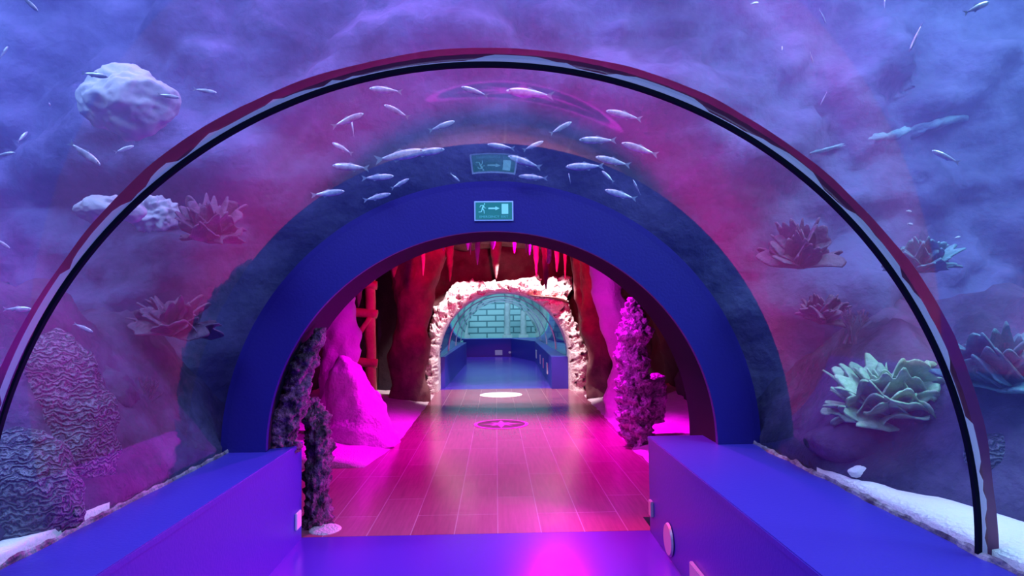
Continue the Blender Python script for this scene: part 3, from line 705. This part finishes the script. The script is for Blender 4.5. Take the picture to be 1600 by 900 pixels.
# sand banks
def bank(name, pts, label, h=.10, seed=0):
    # pts: inner edge line (x, y) ; outer goes to wall
    bm = bmesh.new(); g = []
    for (xi, y, xo) in pts:
        row = []
        for k in range(15):
            e = k/14; x = xi+(xo-xi)*e
            row.append(bm.verts.new((x, y, .003+h*math.sin(min(1, e*3)*PI/2)*(1+.5*fbm((x*3, y*3, seed), 1))+.12*e)))
        g.append(row)
    for p, q in zip(g, g[1:]):
        for i in range(14): bm.faces.new((p[i], p[i+1], q[i+1], q[i]))
    e0 = [r[0] for r in g]
    lo = [bm.verts.new((v_.co.x, v_.co.y, -.02)) for v_ in e0]
    for i in range(len(lo)-1): bm.faces.new((e0[i], e0[i+1], lo[i+1], lo[i]))
    lo2 = [bm.verts.new((v_.co.x, v_.co.y, -.02)) for v_ in g[0]]
    for i in range(14): bm.faces.new((g[0][i], g[0][i+1], lo2[i+1], lo2[i]))
    return tag(link(name, bm, 'cave_sand', smooth=True), label, 'sand', kind='stuff')
bank('sand_bank', [(-1.32+.15*min(1, (y-6.47)/1.2)+.02*fbm((y*3, 0, 0), 1), y, -3.3) for y in [6.47+.16*i for i in range(37)]], 'pink lit sand bank along the left of the timber floor', .06)
bank('sand_bank', [(1.50+.04*(y-6)*.5+.06*fbm((y*2.5, 5, 0), 1), y, 3.2) for y in [5.0+.16*i for i in range(44)]], 'pink lit sand bank along the right of the timber floor', .06, 4)
tag(link('sand_bank', blob((-1.22, 4.62, .0), (.11, .12, .025), .01, 6, 2, 3, 0, -.0), 'cave_sand'), 'small spill of pink sand at the foot of the shaggy pillar', 'sand', kind='stuff')

# stalactites
def stal(px, py0, py1, hw, y, label, m='stalactite', bend=0, seed=0, group='stalactites under the cave ceiling'):
    pts = []
    n = 5
    for i in range(n+1):
        e = i/n; py = py1+(py0-py1)*e; p = D(px+bend*(1-e), py, y); r = hw/FPX*y*(e**.7*.9+.1); pts.append((p.x, p.y, p.z, r, r))
    top = pts[-1]; pts.append((top[0], top[1], max(top[2]+.2, 3.0), top[3]*1.4, top[4]*1.4))
    return tag(link('stalactite', loft(pts, 14, 3, .02, 8, seed), m, smooth=True), label, 'stalactite', group)
ST = [(731, 360, 391, 6, 8.2, 'blunt bright pink stalactite at the top of the portal, left of the longest'),
 (746, 360, 414, 6, 9.0, 'longest glowing pink stalactite near the middle of the portal'),
 (735, 362, 398, 3, 9.4, 'thin red stalactite between the blunt and the longest pink ones'),
 (770, 360, 390, 8, 8.0, 'purple pointed stalactite right of the longest pink one'),
 (804, 362, 396, 5, 9.5, 'dim purple stalactite at the top middle right'),
 (822, 370, 395, 3, 8.5, 'short pink stalactite left beside the small violet one'),
 (827, 370, 399, 4, 8.3, 'small violet stalactite beside the short pink one'),
 (838, 370, 432, 6, 10.5, 'long slim red stalactite left of the white tipped cone'),
 (853, 365, 452, 9, 10.2, 'long red cone stalactite reaching down over the arch'),
 (661, 372, 431, 5, 10.5, 'straight red rod like stalactite on the left'),
 (693, 365, 392, 4, 9.5, 'short dark red stalactite between the rod and the blunt pink one'),
 (703, 360, 440, 9, 11.2, 'broad dim red stalactite above the left of the arch'),
 (615, 400, 433, 10, 10.6, 'stubby orange-red stalactite beside the dark recess'),
 (775, 360, 436, 11, 12.2, 'broad dim red stalactite above the middle of the arch'),
 (883, 372, 437, 4, 11.0, 'thin dark stalactite hanging over the right end of the arch'),
 (870, 372, 425, 6, 11.0, 'red stalactite just right of the long cone'),
 (560, 430, 480, 9, 9.4, 'orange-red stalactite in front of the timber rack')]
for i, (px, a, b, hw, y, lb) in enumerate(ST): stal(px, a, b, hw, y, lb, 'stalactite' if hw < 9 else 'red_rock', seed=i*3.1)
p = D(857, 402, 9.8); tag(link('stalactite', loft([(p.x, p.y, p.z-.10, .015, .015), (p.x, p.y, p.z-.04, .04, .04), (p.x+.01, p.y, p.z+.06, .035, .035), (p.x+.02, p.y, 3.0, .05, .05)], 14, 3, .02, 8, 4), 'pale_rock', smooth=True), 'white tipped stub in front of the long red cone', 'stalactite', 'stalactites under the cave ceiling')

# rock arch
AY = 12.62
outer = [(655, 616), (660, 590), (668, 568), (654, 545), (668, 532), (672, 505), (678, 482), (694, 462), (711, 440), (735, 438), (765, 439), (800, 437), (828, 433), (842, 428), (846, 436), (851, 449), (858, 434), (875, 432), (893, 430), (896, 448), (886, 466), (893, 487), (903, 508), (909, 524), (914, 536), (920, 545), (921, 580), (920, 618)]
ow = [D(px, py, AY) for px, py in outer]
cum = [0]
for a, b in zip(ow, ow[1:]): cum.append(cum[-1]+(b-a).length)
def outp(s_):
    s_ *= cum[-1]
    for i in range(len(ow)-1):
        if s_ <= cum[i+1]+1e-9:
            return ow[i].lerp(ow[i+1], (s_-cum[i])/(cum[i+1]-cum[i]))
    return ow[-1]
def inp(s_):
    Lv = .65; La = PI*A2; T = 2*Lv+La; q = s_*T; y = AY
    if q < Lv: return Vector((C2-A2, y, q))
    if q > Lv+La: return Vector((C2+A2, y, T-q))
    t = (q-Lv)/La*PI; return Vector((C2-A2*math.cos(t), y, .65+A2*math.sin(t)))
bm = bmesh.new(); nu, nv = 300, 30; g = []
for i in range(nu+1):
    s_ = i/nu; a = inp(s_); b = outp(s_)
    row = [bm.verts.new((a.x, AY+.75, a.z))]
    for j in range(nv+1):
        e = j/nv; p = a.lerp(b, e); dd = fbm((p.x*5, 0, p.z*5), 1, 5)
        pit = max(0, fbm((p.x*9, 4, p.z*9), 1, 2)-.25)
        hump = math.sin(PI*min(1, max(0, e)))**.5
        nrm = (b-a).normalized() if (b-a).length > 0 else Vector((0, 0, 1))
        off_ = nrm*(.035*dd*(e > .02)+(.05*fbm((p.x*12, 1, p.z*12), 1, 3) if e > .9 else 0))
        row.append(bm.verts.new((p.x+off_.x, AY+.16-.26*hump-.10*dd+.35*pit, max(0, p.z+off_.z))))
    row.append(bm.verts.new((b.x, AY+.75, max(0, b.z)))); g.append(row)
for p, q in zip(g, g[1:]):
    for j in range(len(p)-1): bm.faces.new((p[j], p[j+1], q[j+1], q[j]))
ar = empty('rock_arch', (C2, AY+.3, 0), 'rough pale rock arch around the far tunnel mouth, brightly lit white and pink', 'arch')
keep(link('stonework', bm, 'pale_rock', smooth=False), ar)
bm = loft([(D(828, 462, AY-.12).x, AY-.02, D(828, 461, AY).z, .05, .12), (D(845, 462, AY).x, AY-.05, D(845, 463, AY).z, .10, .2), (D(868, 466, AY).x, AY-.05, D(868, 466, AY).z, .12, .2), (D(884, 470, AY).x, AY, D(884, 472, AY).z, .05, .15)], 20, 6, .03, 5, 3)
o = keep(link('lintel_stone', bm, 'brown_rock', smooth=True), ar); o['label'] = 'brown stone at the arch top right'

# floor medallions
def medal(x, y, r, mr, mc, label):
    e = empty('floor_medallion', (x, y, 0), label, 'floor emblem', 'round emblems set in the timber floor')
    def ringm(r0, r1, z, m, name):
        bm = bmesh.new(); n = 64; R = []
        for k in range(n):
            c, s = math.cos(2*PI*k/n), math.sin(2*PI*k/n)
            R.append([bm.verts.new((c*a, s*a, zz)) for a, zz in ((r0, .0015), (r0, z), (r1, z), (r1, .0015))])
        for k in range(n):
            p, q = R[k], R[(k+1) % n]
            for j in range(3): bm.faces.new((p[j], p[j+1], q[j+1], q[j]))
        return link(name, bm, m, e)
    bm = bmesh.new(); bmesh.ops.create_circle(bm, cap_ends=True, segments=64, radius=r*.9, matrix=Matrix.Translation((0, 0, .003))); link('disc', bm, mc, e)
    ringm(r*.88, r, .005, mr, 'rim')
    bm = bmesh.new()
    for k in range(2):
        pts = []
        for i in range(8):
            a = i*PI/4+PI/2; rr = r*(.8 if i % 2 == 0 else .2); pts.append(bm.verts.new((math.cos(a+k*PI/4)*rr*(1-.25*k), math.sin(a+k*PI/4)*rr*(1-.25*k), .0045+.001*k)))
        bm.faces.new(pts)
    link('star', bm, mr, e)
medal(.06, 8.88, .375, 'floor_mark_pale', 'floor_mark', 'dark magenta round floor emblem, nearer of the two')
medal(.085, 12.12, .40, 'floor_white', 'floor_grey', 'white lit round floor emblem in front of the rock arch')

# ------------------------------------------------------------------ far tunnel
Y2, Y3 = 13.1, 23.4
v = link('window_2', vault(C2, A2, A2+.01, Y2, Y3, 20, 60), 'acrylic_far', smooth=True); v['kind'] = 'structure'
bm = box(bmesh.new(), (-2.2, Y2, -.08), (2.2, Y3+.6, 0)); o = link('floor.002', bm, 'blue_floor'); o['kind'] = 'structure'
def fbench(pts, label, loc):
    e = empty('bench', loc, label, 'bench', 'blue benches of the far tunnel')
    keep(link('body', prism(bmesh.new(), pts, 0, .62), 'blue_paint'), e); keep(link('bench_top', prism(bmesh.new(), pts, .62, .65, .006), 'blue_paint'), e); return e
b3 = fbench([(1.12, 12.95), (1.45, 12.95), (1.45, 20.6), (1.25, 20.6)], 'blue bench along the right of the far tunnel, end facing the cave', (1.3, 16, 0))
b4 = fbench([(-1.14, 13.3), (-1.06, 13.3), (-.93, 20.3), (-1.14, 20.3)], 'narrow blue bench along the left of the far tunnel', (-1.05, 17, 0))
b5 = fbench([(-1.5, 23.2), (.55, 23.2), (1.25, 20.62), (2.2, 20.62), (2.2, 23.9), (-1.5, 23.9)], 'blue bench closing the bend at the back of the far tunnel', (.3, 23.5, 0))
def fplate(bm_, name, e, lb): o_ = keep(link(name, bm_, 'white_plate'), e); o_['label'] = lb
fplate(box(bmesh.new(), (D(773.5, 550, 23.2).x, 23.18, D(779, 555, 23.2).z), (D(785, 550, 23.2).x, 23.2, D(779, 547, 23.2).z), .004), 'wall_plate', b5, 'white rectangular plate')
bm = bmesh.new(); p = D(796.5, 550.5, 23.2); bmesh.ops.create_cone(bm, cap_ends=True, segments=20, radius1=.045, radius2=.045, depth=.02, matrix=Matrix.Translation((p.x, 23.19, p.z)) @ Matrix.Rotation(PI/2, 4, 'X')); fplate(bm, 'round_plate', b5, 'small pale round plate')
for yy, w_ in ((19.4, .5), (17.2, .2), (15.8, .2), (14.2, .35)):
    xx = 1.12+.13*(yy-12.95)/7.65
    fplate(box(bmesh.new(), (xx-.015, yy, .18), (xx+.01, yy+w_*.8, .42), .003), 'wall_plate', b3, 'pale rectangular plate')
for i, y in enumerate((15.6, 18.4, 21.0)):
    bm = annulus(bmesh.new(), C2, A2-.012, A2-.002, A2+.04, A2+.05, y, y+.05, 64)
    tag(link('joint_ring', bm, 'bead', smooth=False), ['nearest of the three pale joint rings of the far acrylic vault', 'middle of the three pale joint rings of the far acrylic vault', 'rearmost pale joint ring of the far acrylic vault'][i], 'joint ring', 'joint rings of the far tunnel')
# far tank
def simple(name, a, b, m):
    o_ = link(name, box(bmesh.new(), a, b), m); o_['kind'] = 'structure'; return o_
M['far_wall'] = mat('far_wall', (.15, .42, .42), .8, var=(.28, .6, .56), scale=1.5, bump=.5, bscale=5)
simple('wall_far_left', (-5.2, 13.4, 0), (-5, 27.4, 4.6), 'far_wall'); simple('wall_far_right', (5, 13.4, 0), (5.2, 27.4, 4.6), 'far_wall')
simple('wall_far_end', (-5, 27.2, 0), (5, 27.4, 4.9), 'blocks')
for s in (-1, 1):
    xa, xb = sorted((C2+s*(A2+.03), s*5)); simple('floor.003' if s < 0 else 'floor.004', (xa, 13.4, .3), (xb, 24.2, .6), 'far_wall')
simple('floor.005', (-5, 24.2, .3), (5, 27.2, .55), 'far_wall')
# stone pillars of the sunken ruin
for px, lb, hw, y, top in ((727, 'left stone pillar of the sunken ruin beyond the far tunnel', 5, 26.3, 480), (793, 'middle stone pillar of the sunken ruin, the tallest', 5, 26, 462), (818, 'right stone pillar of the sunken ruin beyond the far tunnel', 5, 26.3, 482)):
    a = D(px, 540, y); b = D(px, top, y); r = hw/FPX*y
    pl = empty('stone_pillar', (a.x, y, .55), lb, 'pillar', 'pillars of the sunken ruin')
    keep(link('shaft', loft([(a.x, y, .55, r, r), (a.x, y, 1.2, r*.95, r*.95), (b.x, y, b.z, r*.9, r*.9)], 20, 6, .02, 5), 'pale_reef', smooth=True), pl)
    keep(link('base', box(bmesh.new(), (a.x-r*1.5, y-r*1.5, .55), (a.x+r*1.5, y+r*1.5, .7), .02), 'pale_reef'), pl)
    keep(link('capital', box(bmesh.new(), (a.x-r*1.4, y-r*1.4, b.z), (a.x+r*1.4, y+r*1.4, b.z+.15), .02), 'pale_reef'), pl)
